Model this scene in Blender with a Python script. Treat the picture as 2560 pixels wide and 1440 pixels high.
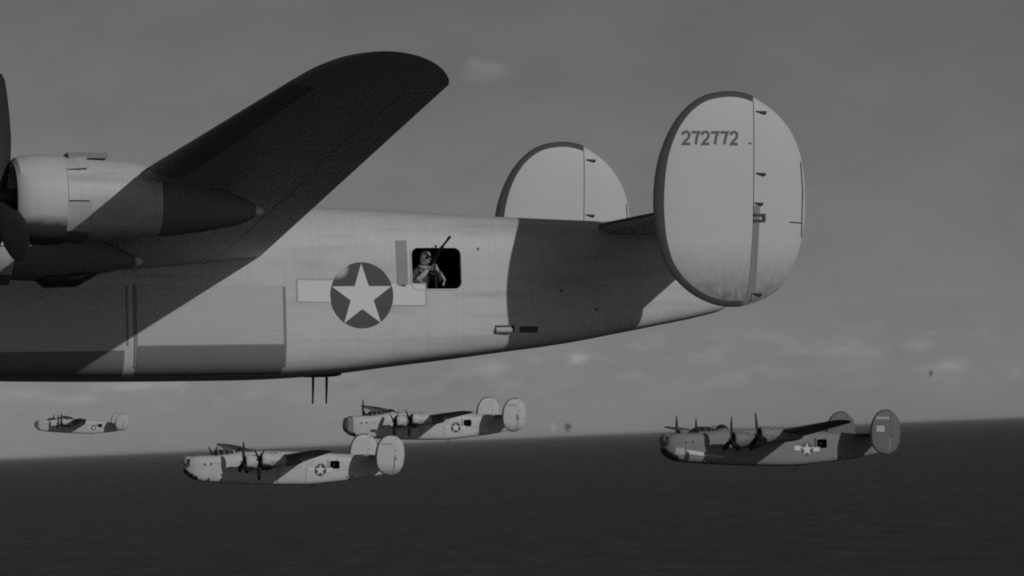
import bpy, bmesh, math, random
import numpy as np
from mathutils import Vector, Matrix, noise as mnoise

random.seed(7)
SC = bpy.context.scene
COL = SC.collection
for o in list(bpy.data.objects):
    bpy.data.objects.remove(o, do_unlink=True)

# ---------------------------------------------------------------- camera
ALT = 42.0                      # height of the camera aircraft above the water, metres
CAM = Vector((0, 0, ALT))
F_PX = 9258.6                    # focal length in pixels of a 2560 px wide frame
R_ = Vector((0.99915992, 0.00164608, -0.0409481))
U_ = Vector((0.04098117, -0.04013298, 0.99835359))
W_ = Vector((0.0, 0.99919299, 0.04016672))
cam_d = bpy.data.cameras.new('camera')
cam = bpy.data.objects.new('camera', cam_d)
COL.objects.link(cam)
cam_d.sensor_width = 36
cam_d.lens = 36 * F_PX / 2560
cam_d.clip_start = 1.0
cam_d.clip_end = 900000
cam.matrix_world = Matrix(((R_.x, U_.x, -W_.x, CAM.x), (R_.y, U_.y, -W_.y, CAM.y),
                           (R_.z, U_.z, -W_.z, CAM.z), (0, 0, 0, 1)))
SC.camera = cam
SC.render.resolution_x, SC.render.resolution_y = 1024, 576

# ---------------------------------------------------------------- light
SUN_TRAVEL = Vector((-0.67581288, 0.63591314, -0.37268141)).normalized()
SUN_EL = math.asin(-SUN_TRAVEL.z)
SUN_AZ = math.atan2(-SUN_TRAVEL.x, -SUN_TRAVEL.y)      # clockwise from +Y
sun_d = bpy.data.lights.new('sun', 'SUN')
sun_d.energy = 3.15
sun_d.angle = math.radians(0.53)
sun_d.color = (1.0, 0.985, 0.965)
sun = bpy.data.objects.new('sun', sun_d)
COL.objects.link(sun)
sun.rotation_euler = SUN_TRAVEL.to_track_quat('-Z', 'Y').to_euler()
sun.location = CAM - SUN_TRAVEL * 400

SC.view_settings.view_transform = 'Standard'
SC.view_settings.look = 'None'
SC.view_settings.gamma = 1
SC.view_settings.use_curve_mapping = False
SC.view_settings.exposure = -1.3
SC.cycles.use_denoising = False
SC.cycles.max_bounces = 6
SC.cycles.pixel_filter_type = 'BLACKMAN_HARRIS'
SC.cycles.filter_width = 1.9

def ray_dir(u, v):
    return (W_ + R_ * ((u - 1280) / F_PX) - U_ * ((v - 720) / F_PX)).normalized()

world = bpy.data.worlds.new('World')
SC.world = world
world.use_nodes = True
nt = world.node_tree
nt.nodes.clear()
N = nt.nodes.new
L = nt.links.new
def wmath(op, a, b=None, c=None, clamp=False):
    n = N('ShaderNodeMath'); n.operation = op; n.use_clamp = clamp
    for i, x in enumerate((a, b, c)):
        if x is None: continue
        if isinstance(x, (int, float)): n.inputs[i].default_value = x
        else: L(x, n.inputs[i])
    return n.outputs[0]
sky = N('ShaderNodeTexSky')
sky.sky_type = 'NISHITA'
sky.sun_disc = False
sky.sun_elevation = SUN_EL
sky.sun_rotation = SUN_AZ
sky.altitude = 150
sky.air_density = 1.0
sky.dust_density = 0.5
sky.ozone_density = 1.0
# black and white film: weighted sum of the three records
sep = N('ShaderNodeSeparateColor'); L(sky.outputs[0], sep.inputs[0])
lum = wmath('ADD', wmath('ADD', wmath('MULTIPLY', sep.outputs[0], 0.3), wmath('MULTIPLY', sep.outputs[1], 0.6)), wmath('MULTIPLY', sep.outputs[2], 0.1))
tc = N('ShaderNodeTexCoord')
nrm = N('ShaderNodeVectorMath'); nrm.operation = 'NORMALIZE'; L(tc.outputs['Generated'], nrm.inputs[0])
sxyz = N('ShaderNodeSeparateXYZ'); L(nrm.outputs[0], sxyz.inputs[0])
# thin high haze and cloud wisps
mp = N('ShaderNodeMapping'); mp.inputs['Scale'].default_value = (1, 1, 2.2); L(nrm.outputs[0], mp.inputs[0])
n1 = N('ShaderNodeTexNoise'); n1.inputs['Scale'].default_value = 26; n1.inputs['Detail'].default_value = 7
n1.inputs['Roughness'].default_value = 0.55; L(mp.outputs[0], n1.inputs[0])
mott = wmath('MULTIPLY_ADD', n1.outputs[0], 0.36, 0.82)
n2 = N('ShaderNodeTexNoise'); n2.inputs['Scale'].default_value = 85; n2.inputs['Detail'].default_value = 4
L(mp.outputs[0], n2.inputs[0])
# low cloud band close above the horizon
band = wmath('SUBTRACT', 1.0, wmath('ABSOLUTE', wmath('DIVIDE', wmath('SUBTRACT', sxyz.outputs[2], 0.019), 0.013)), clamp=True)
wisp = wmath('MULTIPLY', band, wmath('MULTIPLY', wmath('SUBTRACT', n2.outputs[0], 0.50, clamp=True), 1.0))
cloud = wisp
def puff(u, v, ru, rv, amp, tilt=0.0):
    """small cloudlet in the direction of one place in the sky"""
    global cloud
    d = ray_dir(u, v)
    sub = N('ShaderNodeVectorMath'); sub.operation = 'SUBTRACT'; L(nrm.outputs[0], sub.inputs[0]); sub.inputs[1].default_value = d
    m = N('ShaderNodeMapping'); m.vector_type = 'POINT'
    L(sub.outputs[0], m.inputs[0])
    m.inputs['Rotation'].default_value = (0, tilt, 0)
    m.inputs['Scale'].default_value = (F_PX / ru, F_PX / ru, F_PX / rv)
    ln = N('ShaderNodeVectorMath'); ln.operation = 'LENGTH'; L(m.outputs[0], ln.inputs[0])
    g = wmath('SUBTRACT', 1.0, ln.outputs['Value'], clamp=True)
    g = wmath('SMOOTH_MIN', wmath('MULTIPLY', g, wmath('MULTIPLY_ADD', n2.outputs[0], 3.0, -0.5)), 1.0, 0.2)
    cloud = wmath('ADD', cloud, wmath('MULTIPLY', g, amp, clamp=True))
for a in ((1218, 180, 75, 34, .42, .5), (1185, 155, 26, 18, .3), (1442, 894, 34, 20, .30), (1335, 900, 30, 16, .20), (1230, 925, 55, 22, .16),
          (1384, 1068, 11, 18, .26), (2385, 908, 48, 26, .24), (2350, 915, 40, 14, .15), (2535, 935, 40, 25, .16),
          (60, 990, 110, 22, .24), (180, 1000, 90, 20, .2), (330, 965, 60, 16, .14), (845, 1040, 50, 10, .12)):
    puff(*a)
# pale marine haze lying all round the horizon
hz = wmath('MULTIPLY_ADD', wmath('EXPONENT', wmath('MULTIPLY', wmath('MAXIMUM', sxyz.outputs[2], 0.0), -1 / 0.030)), 0.50, 1.0)
lum2 = wmath('MULTIPLY', wmath('MULTIPLY', lum, hz), mott)
fin_ = wmath('MULTIPLY', lum2, wmath('ADD', cloud, 1.0))
cmb = N('ShaderNodeCombineColor')
for i in range(3): L(fin_, cmb.inputs[i])
bg = N('ShaderNodeBackground'); bg.inputs[1].default_value = 0.0595
L(cmb.outputs[0], bg.inputs[0])
wo = N('ShaderNodeOutputWorld'); L(bg.outputs[0], wo.inputs[0])

# ---------------------------------------------------------------- helpers
def tag(o, label=None, cat=None, group=None, kind=None):
    if label: o['label'] = label
    if cat: o['category'] = cat
    if group: o['group'] = group
    if kind: o['kind'] = kind
    return o

def mat(name, base, rough=0.5, mott=0.12, scale=1.5, spec=0.4, metallic=0.0, extra=None, bump=0.0, streak=0.0):
    m = bpy.data.materials.new(name); m.use_nodes = True
    t = m.node_tree; nodes = t.nodes; links = t.links
    b = nodes['Principled BSDF']
    b.inputs['Roughness'].default_value = rough
    b.inputs['Specular IOR Level'].default_value = spec
    b.inputs['Metallic'].default_value = metallic
    c = nodes.new('ShaderNodeTexCoord')
    def mth(op, x, y=None, z=None, clamp=False):
        n = nodes.new('ShaderNodeMath'); n.operation = op; n.use_clamp = clamp
        for i, q in enumerate((x, y, z)):
            if q is None: continue
            if isinstance(q, (int, float)): n.inputs[i].default_value = q
            else: links.new(q, n.inputs[i])
        return n.outputs[0]
    n = nodes.new('ShaderNodeTexNoise'); n.inputs['Scale'].default_value = scale
    n.inputs['Detail'].default_value = 8; n.inputs['Roughness'].default_value = 0.6
    links.new(c.outputs['Object'], n.inputs[0])
    v = mth('MULTIPLY_ADD', n.outputs[0], 2 * mott, 1 - mott)
    if streak:
        mpn = nodes.new('ShaderNodeMapping'); mpn.inputs['Scale'].default_value = (5, 5, .5)
        links.new(c.outputs['Object'], mpn.inputs[0])
        n3 = nodes.new('ShaderNodeTexNoise'); n3.inputs['Scale'].default_value = 2.2; n3.inputs['Detail'].default_value = 6
        links.new(mpn.outputs[0], n3.inputs[0])
        v = mth('MULTIPLY', v, mth('MULTIPLY_ADD', n3.outputs[0], 2 * streak, 1 - streak))
    v = mth('MULTIPLY', v, base)
    if extra: v = extra(nodes, links, c, mth, v)
    cc = nodes.new('ShaderNodeCombineColor')
    for i in range(3): links.new(v, cc.inputs[i])
    links.new(cc.outputs[0], b.inputs['Base Color'])
    r = mth('MULTIPLY_ADD', n.outputs[0], 0.25, rough - 0.12, clamp=True)
    links.new(r, b.inputs['Roughness'])
    if bump:
        bn = nodes.new('ShaderNodeBump'); bn.inputs['Strength'].default_value = bump; bn.inputs['Distance'].default_value = .01
        nn = nodes.new('ShaderNodeTexNoise'); nn.inputs['Scale'].default_value = 4; nn.inputs['Detail'].default_value = 3
        links.new(c.outputs['Object'], nn.inputs[0]); links.new(nn.outputs[0], bn.inputs['Height'])
        links.new(bn.outputs[0], b.inputs['Normal'])
    return m

def lines(axis, spacing, width, depth):
    """faint skin joints every few decimetres"""
    def ex(nodes, links, c, mth, v):
        s = nodes.new('ShaderNodeSeparateXYZ'); links.new(c.outputs['Object'], s.inputs[0])
        for ax, sp in zip(axis, spacing):
            q = mth('ABSOLUTE', mth('SUBTRACT', mth('FRACT', mth('DIVIDE', mth('ADD', s.outputs[ax], 50.03), sp)), 0.5))
            l = mth('GREATER_THAN', q, 0.5 - width / sp / 2)
            v = mth('MULTIPLY', v, mth('MULTIPLY_ADD', l, -depth, 1.0))
        return v
    return ex

def glare_blot(cx, cz, rx, rz, to, amt):  # sun glare on the fuselage side, put in as a pale colour patch
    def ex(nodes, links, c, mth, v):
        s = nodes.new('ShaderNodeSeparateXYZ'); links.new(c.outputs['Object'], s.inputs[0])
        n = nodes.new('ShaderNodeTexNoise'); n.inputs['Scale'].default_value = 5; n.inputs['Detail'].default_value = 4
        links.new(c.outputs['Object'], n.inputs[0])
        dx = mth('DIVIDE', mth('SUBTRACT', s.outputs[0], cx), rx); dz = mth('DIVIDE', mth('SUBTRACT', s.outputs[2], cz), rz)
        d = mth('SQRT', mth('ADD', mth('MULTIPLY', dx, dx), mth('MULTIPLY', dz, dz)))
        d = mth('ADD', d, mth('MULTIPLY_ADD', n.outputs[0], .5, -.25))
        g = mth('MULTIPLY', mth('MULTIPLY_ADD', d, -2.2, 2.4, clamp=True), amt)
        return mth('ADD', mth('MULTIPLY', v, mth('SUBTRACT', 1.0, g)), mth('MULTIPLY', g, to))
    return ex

def chain(*fs):
    def ex(nodes, links, c, mth, v):
        for f in fs: v = f(nodes, links, c, mth, v)
        return v
    return ex

def low_mottle(nodes, links, c, mth, v):
    """mottled darkening that deepens toward the bottom of the tail fins"""
    s = nodes.new('ShaderNodeSeparateXYZ'); links.new(c.outputs['Object'], s.inputs[0])
    mpn = nodes.new('ShaderNodeMapping'); mpn.inputs['Scale'].default_value = (5, 1, 2.5)
    links.new(c.outputs['Object'], mpn.inputs[0])
    n = nodes.new('ShaderNodeTexNoise'); n.inputs['Scale'].default_value = 2.4; n.inputs['Detail'].default_value = 6
    links.new(mpn.outputs[0], n.inputs[0])
    g = mth('MULTIPLY_ADD', s.outputs[2], -.95, .50, clamp=True)
    g = mth('POWER', g, 1.4)
    h = mth('MULTIPLY', mth('MULTIPLY', g, mth('MULTIPLY_ADD', n.outputs[0], 1.5, .3)), .62, clamp=True)
    return mth('MULTIPLY', v, mth('SUBTRACT', 1.0, h))

def rivets(nodes, links, c, mth, v):
    """rows of small rivet heads along the frames"""
    s = nodes.new('ShaderNodeSeparateXYZ'); links.new(c.outputs['Object'], s.inputs[0])
    def cell(o, sp): return mth('SUBTRACT', mth('FRACT', mth('DIVIDE', mth('ADD', o, 50.0), sp)), .5)
    a = mth('MULTIPLY', cell(s.outputs[0], .31), .31 / .011); b_ = mth('MULTIPLY', cell(s.outputs[2], .06), .06 / .011)
    d = mth('SQRT', mth('ADD', mth('MULTIPLY', a, a), mth('MULTIPLY', b_, b_)))
    return mth('MULTIPLY', v, mth('MULTIPLY_ADD', mth('LESS_THAN', d, 1.0), -.11, 1.0))
def soot(nodes, links, c, mth, v):
    """long oil and soot streaks trailing aft along the skin"""
    m = nodes.new('ShaderNodeMapping'); m.inputs['Scale'].default_value = (.35, 1, 3.2); links.new(c.outputs['Object'], m.inputs[0])
    n = nodes.new('ShaderNodeTexNoise'); n.inputs['Scale'].default_value = 1.6; n.inputs['Detail'].default_value = 7; links.new(m.outputs[0], n.inputs[0])
    return mth('MULTIPLY', v, mth('SUBTRACT', 1.0, mth('MULTIPLY', mth('SUBTRACT', n.outputs[0], .5, clamp=True), .9)))
def bottom_dark(nodes, links, c, mth, v):
    """darkens the lower part of an engine cowling, with an uneven edge"""
    s = nodes.new('ShaderNodeSeparateXYZ'); links.new(c.outputs['Generated'], s.inputs[0])
    n = nodes.new('ShaderNodeTexNoise'); n.inputs['Scale'].default_value = 3; links.new(c.outputs['Object'], n.inputs[0])
    h = mth('MULTIPLY', mth('SUBTRACT', mth('MULTIPLY_ADD', n.outputs[0], .12, .24), s.outputs[2]), 9.0, clamp=True)
    return mth('MULTIPLY', v, mth('MULTIPLY_ADD', h, -.86, 1.0))

LIGHT = 0.60
M = {}
M['paint'] = mat('pale_grey_paint', LIGHT, .5, .13, 1.3, .35, extra=chain(lines((0,), (.62,), .014, .12), rivets, soot, glare_blot(11.60, .33, .30, .26, .62, .55)), bump=.25, streak=.06)  # includes the painted glare patch ahead of the waist window
M['wing_paint'] = mat('pale_grey_wing_paint', LIGHT * .85, .55, .12, .8, .3, extra=lines((0, 1), (.8, 1.1), .014, .06), bump=.2)
M['fin_paint'] = mat('pale_grey_fin_paint', LIGHT * .98, .5, .08, 1.8, .35, extra=low_mottle, bump=.2)
M['door'] = mat('bomb_door_metal', LIGHT * .88, .5, .07, 2.5, .4, extra=lines((2,), (.085,), .01, .10))
M['door_low'] = mat('dark_door_sill', .20, .6, .12, 2.5, .3)  # darker tone for the panel below the bomb doors
M['cowl'] = mat('dark_bottom_cowl_paint', LIGHT, .5, .1, 2, .35, extra=bottom_dark)  # cowl paint, darker along the bottom
M['drab'] = mat('olive_drab_paint', .25, .6, .16, 1.3, .3, extra=lines((0,), (.62,), .012, .10), streak=.05)
M['drab_fin'] = mat('olive_drab_fin_paint', .165, .6, .16, 1.5, .3)
M['drab_wing'] = mat('olive_drab_wing_paint', .11, .6, .16, .8, .3)
M['drab_door'] = mat('olive_drab_door', .15, .6, .1, 2.5, .3)
M['nacelle_dark'] = mat('nacelle_soot_shade_paint', .20, .6, .2, 2.5, .3)  # soot plus the shade under the wing, put into the dark colour
M['wing_top'] = mat('dark_upper_camouflage', .09, .6, .15, 1, .25)
M['boot'] = mat('black_rubber_boot', .035, .6, .2, 3, .3)
M['wboot'] = mat('wing_rubber_boot', .28, .6, .2, 3, .25)
M['boot2'] = mat('grey_rubber_boot', .075, .6, .2, 3, .3)
M['dark'] = mat('dark_metal', .04, .5, .25, 6, .4)
M['seam'] = mat('dark_seam', .10, .7, .2, 6, .2)  # plain dark grey for seams and small fittings
M['grey'] = mat('mid_grey_strip', .26, .6, .12, 4, .3)
M['deflector'] = mat('deflector_grey', .47, .5, .08, 4, .3)
M['insignia'] = mat('insignia_blue', .072, .55, .12, 3, .35, extra=glare_blot(11.64, .31, .21, .21, .52, 1.0))  # pale patch over the disc is sun glare in the colour
M['white'] = mat('white_marking', .74, .5, .06, 3, .35)
M['outline'] = mat('marking_outline', .45, .6, .15, 4, .2)
M['digits'] = mat('serial_black', .14, .6, .2, 9, .3)
M['cabin'] = mat('cabin_interior', .07, .8, .3, 3, .1)
M['glass'] = mat('dark_glazing', .035, .38, .2, 3, .35)
M['glass2'] = mat('smoked_nose_glazing', .045, .4, .2, 3, .3)
M['smoke_glass'] = mat('hazy_nose_glass', .34, .35, .25, 4, .5)
M['steel'] = mat('gun_steel', .06, .4, .2, 8, .5, metallic=.6)
M['tip'] = mat('bare_metal_tip', .75, .35, .1, 8, .5)
M['skin'] = mat('skin', .50, .55, .1, 12, .3)
M['jacket'] = mat('leather_jacket', .10, .6, .25, 9, .3)
M['fleece'] = mat('fleece_lining', .50, .9, .2, 30, .1)
M['pale_mark'] = mat('pale_stencil', .5, .5, .2, 2.5, .3)
M['faint_mark'] = mat('faint_stencil', .30, .5, .2, 4, .3)

class MB:
    def __init__(s): s.v = []; s.f = []; s.m = []
    def add(s, vs, fs, m=0):
        k = len(s.v); s.v += [tuple(p) for p in vs]; s.f += [tuple(i + k for i in f) for f in fs]; s.m += [m] * len(fs)
    def rings(s, rs, cap0=True, cap1=True, m=0, closed=True):
        n = len(rs[0]); vs = [p for r in rs for p in r]; fs = []
        for i in range(len(rs) - 1):
            for j in range(n if closed else n - 1):
                a = i * n + j; b = i * n + (j + 1) % n
                fs.append((a, b, b + n, a + n))
        if cap0: fs.append(tuple(reversed(range(n))))
        if cap1: fs.append(tuple((len(rs) - 1) * n + j for j in range(n)))
        s.add(vs, fs, m)
    def tube(s, pts, rads, n=10, m=0):
        pts = [Vector(p) for p in pts]; rs = []
        if isinstance(rads, (int, float)): rads = [rads] * len(pts)
        d0 = (pts[-1] - pts[0]).normalized(); ref = Vector((0, 0, 1)) if abs(d0.z) < .9 else Vector((1, 0, 0))
        for i, p in enumerate(pts):
            d = (pts[min(i + 1, len(pts) - 1)] - pts[max(i - 1, 0)]).normalized()
            a = d.cross(ref).normalized(); b = a.cross(d)
            rs.append([p + (a * math.cos(t) + b * math.sin(t)) * rads[i] for t in [2 * math.pi * k / n for k in range(n)]])
        s.rings(rs, m=m)
    def box(s, a, b, m=0, R=None, o=(0, 0, 0)):
        vs = [Vector((x, y, z)) for x in (a[0], b[0]) for y in (a[1], b[1]) for z in (a[2], b[2])]
        if R: vs = [R @ (v - Vector(o)) + Vector(o) for v in vs]
        s.add(vs, [(0, 1, 3, 2), (4, 6, 7, 5), (0, 4, 5, 1), (2, 3, 7, 6), (0, 2, 6, 4), (1, 5, 7, 3)], m)
    def ellipsoid(s, c, r, nu=24, nv=14, m=0):
        rs = []
        for i in range(nv + 1):
            a = -math.pi / 2 + math.pi * i / nv; a = max(min(a, 1.5), -1.5)
            rs.append([(c[0] + r[0] * math.sin(a), c[1] + r[1] * math.cos(a) * math.cos(t), c[2] + r[2] * math.cos(a) * math.sin(t))
                       for t in [2 * math.pi * k / nu for k in range(nu)]])
        s.rings(rs, m=m)
    def mesh(s, name, mats, smooth=True, angle=35):
        me = bpy.data.meshes.new(name); me.from_pydata([tuple(v) for v in s.v], [], s.f)
        for m in mats: me.materials.append(m)
        if len(mats) > 1: me.polygons.foreach_set('material_index', s.m)
        bm = bmesh.new(); bm.from_mesh(me)
        bmesh.ops.recalc_face_normals(bm, faces=bm.faces)
        bm.to_mesh(me); bm.free()
        if smooth:
            me.polygons.foreach_set('use_smooth', [True] * len(me.polygons))
            me.set_sharp_from_angle(angle=math.radians(angle))
        me.update()
        return me
    def build(s, name, mats, parent=None, **k):
        if not isinstance(mats, (list, tuple)): mats = [mats]
        o = bpy.data.objects.new(name, s.mesh(name, mats, **k)); COL.objects.link(o)
        if parent: o.parent = parent
        return o

def cubic(xs, ys):
    xs = np.array(xs, float); ys = np.array(ys, float)
    m = np.gradient(ys, xs)
    d = np.diff(ys) / np.diff(xs)
    for i in range(1, len(xs) - 1):
        if d[i - 1] * d[i] <= 0: m[i] = 0 if abs(d[i-1]) > .01 or abs(d[i]) > .01 else m[i]
    def f(x):
        i = int(np.clip(np.searchsorted(xs, x) - 1, 0, len(xs) - 2)); h = xs[i + 1] - xs[i]; t = min(max((x - xs[i]) / h, 0), 1)
        return float((2*t**3-3*t*t+1)*ys[i] + (t**3-2*t*t+t)*h*m[i] + (-2*t**3+3*t*t)*ys[i+1] + (t**3-t*t)*h*m[i+1])
    return f

# ---------------------------------------------------------------- setting: sea
def make_sea():
    b = MB(); rads = [0, 300, 1500, 4000, 9000, 20000, 50000, 112000]; n = 96
    vs = [(0, 0, 0)]; fs = []
    for r in rads[1:]:
        vs += [(r * math.cos(2 * math.pi * k / n), r * math.sin(2 * math.pi * k / n), 0) for k in range(n)]
    for k in range(n): fs.append((0, 1 + k, 1 + (k + 1) % n))
    for i in range(len(rads) - 2):
        for k in range(n):
            a = 1 + i * n + k; c = 1 + i * n + (k + 1) % n
            fs.append((a, a + n, c + n, c))
    b.add(vs, fs)
    m = bpy.data.materials.new('sea_water'); m.use_nodes = True
    t = m.node_tree; nd = t.nodes; lk = t.links; p = nd['Principled BSDF']
    p.inputs['IOR'].default_value = 1.33
    c = nd.new('ShaderNodeTexCoord')
    mp1 = nd.new('ShaderNodeMapping'); mp1.inputs['Scale'].default_value = (.06, .02, 1); mp1.inputs['Rotation'].default_value = (0, 0, .35)
    lk.new(c.outputs['Object'], mp1.inputs[0])
    n1 = nd.new('ShaderNodeTexNoise'); n1.inputs['Scale'].default_value = 1; n1.inputs['Detail'].default_value = 9; n1.inputs['Roughness'].default_value = .62
    lk.new(mp1.outputs[0], n1.inputs[0])
    mp2 = nd.new('ShaderNodeMapping'); mp2.inputs['Scale'].default_value = (.005, .0014, 1)
    lk.new(c.outputs['Object'], mp2.inputs[0])
    n2 = nd.new('ShaderNodeTexNoise'); n2.inputs['Scale'].default_value = 1; n2.inputs['Detail'].default_value = 5
    lk.new(mp2.outputs[0], n2.inputs[0])
    r1 = nd.new('ShaderNodeMapRange'); r1.inputs[1].default_value = .3; r1.inputs[2].default_value = .75; r1.inputs[3].default_value = .014; r1.inputs[4].default_value = .064
    lk.new(n1.outputs[0], r1.inputs[0])
    mm = nd.new('ShaderNodeMath'); mm.operation = 'MULTIPLY'; lk.new(r1.outputs[0], mm.inputs[0])
    r2 = nd.new('ShaderNodeMapRange'); r2.inputs[1].default_value = .3; r2.inputs[2].default_value = .7; r2.inputs[3].default_value = .85; r2.inputs[4].default_value = 1.15
    lk.new(n2.outputs[0], r2.inputs[0]); lk.new(r2.outputs[0], mm.inputs[1])
    cc = nd.new('ShaderNodeCombineColor')
    for i in range(3): lk.new(mm.outputs[0], cc.inputs[i])
    lk.new(cc.outputs[0], p.inputs['Base Color'])
    p.inputs['Roughness'].default_value = .5
    p.inputs['Specular IOR Level'].default_value = .3
    bp_ = nd.new('ShaderNodeBump'); bp_.inputs['Strength'].default_value = .6; bp_.inputs['Distance'].default_value = 2
    lk.new(n1.outputs[0], bp_.inputs['Height']); lk.new(bp_.outputs[0], p.inputs['Normal'])
    o = b.build('sea', m, smooth=False)
    tag(o, kind='structure')
make_sea()
def make_haze():
    b = MB(); r = 113000; b.box((-r, -r, -1.0), (r, r, ALT + 9))
    m = bpy.data.materials.new('sea_haze'); m.use_nodes = True; t = m.node_tree; t.nodes.clear()
    out = t.nodes.new('ShaderNodeOutputMaterial'); pv = t.nodes.new('ShaderNodeVolumePrincipled')
    pv.inputs['Color'].default_value = (.93, .93, .93, 1); pv.inputs['Density'].default_value = 1.2e-5
    t.links.new(pv.outputs[0], out.inputs['Volume'])
    o = b.build('haze', m, smooth=False); tag(o, kind='stuff')
make_haze()

# ---------------------------------------------------------------- bomber geometry (x aft from the nose, y to the right wing, z up)
ST = [ # x, top, bottom, half width
 (.10, .34, -.16, .22), (.25, .66, -.42, .52), (.5, .84, -.66, .72), (.9, .97, -.92, .88), (1.4, 1.03, -1.12, .99), (2.2, 1.06, -1.22, 1.07), (3.3, 1.14, -1.29, 1.12),
 (4.4, 1.28, -1.36, 1.13), (6.0, 1.40, -1.42, 1.13), (8.2, 1.43, -1.465, 1.13), (10.2, 1.40, -1.475, 1.13), (11.1, 1.375, -1.455, 1.12),
 (11.9, 1.34, -1.405, 1.11), (13.0, 1.29, -1.285, 1.08), (14.0, 1.235, -1.18, 1.03), (15.0, 1.185, -1.065, .95), (15.9, 1.15, -.96, .87),
 (16.8, 1.12, -.81, .78), (17.6, 1.09, -.67, .70), (18.3, 1.05, -.54, .64), (18.8, .98, -.40, .58), (18.95, .90, -.30, .50)]
xs_ = [s[0] for s in ST]
fT, fB, fW = (cubic(xs_, [s[i] for s in ST]) for i in (1, 2, 3))
NEXP = 3.8            # upper half of the cross-section
NLOW = 6.0            # lower half, more slab sided
FOLD0, FOLD1, FOLDZ = 8.22, 10.70, -.955
def prof(x, z):
    t, b, w = fT(x), fB(x), fW(x); c = (t + b) / 2; h = (t - b) / 2
    q = min(abs((z - c) / h), .9999)
    e = NEXP if z > c else NLOW
    return w * (1 - q ** e) ** (1 / e)
def section(x, n=88, off=0.0, fold=False):
    t, b, w = fT(x) + off, fB(x) - off, fW(x) + off; c = (t + b) / 2; h = (t - b) / 2; r = []
    for k in range(n):
        a = 2 * math.pi * (k + .5) / n
        ca, sa = math.cos(a), math.sin(a)
        e = NEXP if sa > 0 else NLOW
        y = w * math.copysign(abs(ca) ** (2 / e), ca); z = c + h * math.copysign(abs(sa) ** (2 / e), sa)
        if fold and z < FOLDZ:
            f = (FOLDZ - z) / (FOLDZ - b)
            y0 = w * (1 - abs((FOLDZ - c) / h) ** NEXP) ** (1 / NEXP)
            yl = y0 - .52 * min(f / .94, 1)
            if abs(y) > yl: y = math.copysign(yl, y)
        r.append((x, y, z))
    return r
def side(x, z, off=.004):
    return (x, -(prof(x, z) + off), z)

def cutter_obj(mb):
    return mb.build('cutter', [M['cabin']], smooth=False)

def fuselage_mesh(window=True):
    b = MB(); xs = [.1, .16, .25, .36, .5, .7, .9, 1.15, 1.4, 1.8, 2.2] + [2.5 + .3 * i for i in range(19)] + \
        [8.215] + [8.4 + .3 * i for i in range(8)] + [10.695] + [10.9 + .25 * i for i in range(32)] + [18.8, 18.95]
    rs = [section(x) for x in xs]
    b.rings(rs)
    me = b.mesh('fuselage', [M['paint'], M['cabin']])
    if not window: return me
    o = bpy.data.objects.new('tmp', me); COL.objects.link(o)
    room = MB(); room.rings([section(x, n=40, off=-.09) for x in (12.1, 12.6, 13.1, 13.6, 14.1, 14.6, 15.1)])
    hole = MB(); pts = []
    x0, x1, z0, z1, r = 12.93, 13.81, -.07, .62, .12
    for cx, cz, a0 in ((x1 - r, z1 - r, 0), (x0 + r, z1 - r, 90), (x0 + r, z0 + r, 180), (x1 - r, z0 + r, 270)):
        for k in range(6):
            a = math.radians(a0 + 18 * k); pts.append((cx + r * math.cos(a), cz + r * math.sin(a)))
    hole.rings([[(x, -1.5, z) for x, z in pts], [(x, -.6, z) for x, z in pts]])
    cs = [cutter_obj(room), cutter_obj(hole)]
    for c in cs:
        md = o.modifiers.new('b', 'BOOLEAN'); md.operation = 'DIFFERENCE'; md.solver = 'EXACT'; md.object = c
    bpy.context.view_layer.update()
    ev = o.evaluated_get(bpy.context.evaluated_depsgraph_get())
    new = bpy.data.meshes.new_from_object(ev)
    new.name = 'fuselage'
    for c in cs + [o]: bpy.data.objects.remove(c, do_unlink=True)
    while len(new.materials) < 2: new.materials.append(M['cabin'])
    new.materials[0] = M['paint']; new.materials[1] = M['cabin']
    mi = []
    for p in new.polygons:
        c = p.center; inside = 12.0 < c.x < 15.2 and abs(c.y) < prof(c.x, c.z) - .03 and fB(c.x) + .04 < c.z < fT(c.x) - .04
        mi.append(1 if inside else 0)
    new.polygons.foreach_set('material_index', mi)
    new.polygons.foreach_set('use_smooth', [True] * len(new.polygons))
    new.set_sharp_from_angle(angle=math.radians(30))
    new.update()
    return new

# 2-D marking laid on a surface
def decal(polys, surf, maxlen=.14):
    bm = bmesh.new()
    for pts in polys:
        vs = [bm.verts.new((p[0], 0, p[1])) for p in pts]
        bm.faces.new(vs)
    bmesh.ops.triangulate(bm, faces=bm.faces)
    for _ in range(5):
        es = [e for e in bm.edges if e.calc_length() > maxlen]
        if not es: break
        bmesh.ops.subdivide_edges(bm, edges=es, cuts=1)
        bmesh.ops.triangulate(bm, faces=[f for f in bm.faces if len(f.verts) > 3])
    for v in bm.verts: v.co = surf(v.co.x, v.co.z)
    b = MB(); bm.verts.index_update()
    b.add([v.co[:] for v in bm.verts], [tuple(v.index for v in f.verts) for f in bm.faces]); bm.free()
    return b
def rect(x0, z0, x1, z1): return [(x0, z0), (x1, z0), (x1, z1), (x0, z1)]
def circle(cx, cz, r, n=48): return [(cx + r * math.cos(2 * math.pi * k / n), cz + r * math.sin(2 * math.pi * k / n)) for k in range(n)]
def star(cx, cz, r):
    p = star_outline(cx, cz, r)
    return [[(cx, cz), p[i - 1], p[i], p[(i + 1) % 10]] for i in range(0, 10, 2)]
def star_outline(cx, cz, r):
    p = []
    for k in range(10):
        a = math.pi / 2 + k * math.pi / 5; q = r if k % 2 == 0 else r * .382
        p.append((cx + q * math.cos(a), cz + q * math.sin(a)))
    return p
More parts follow.
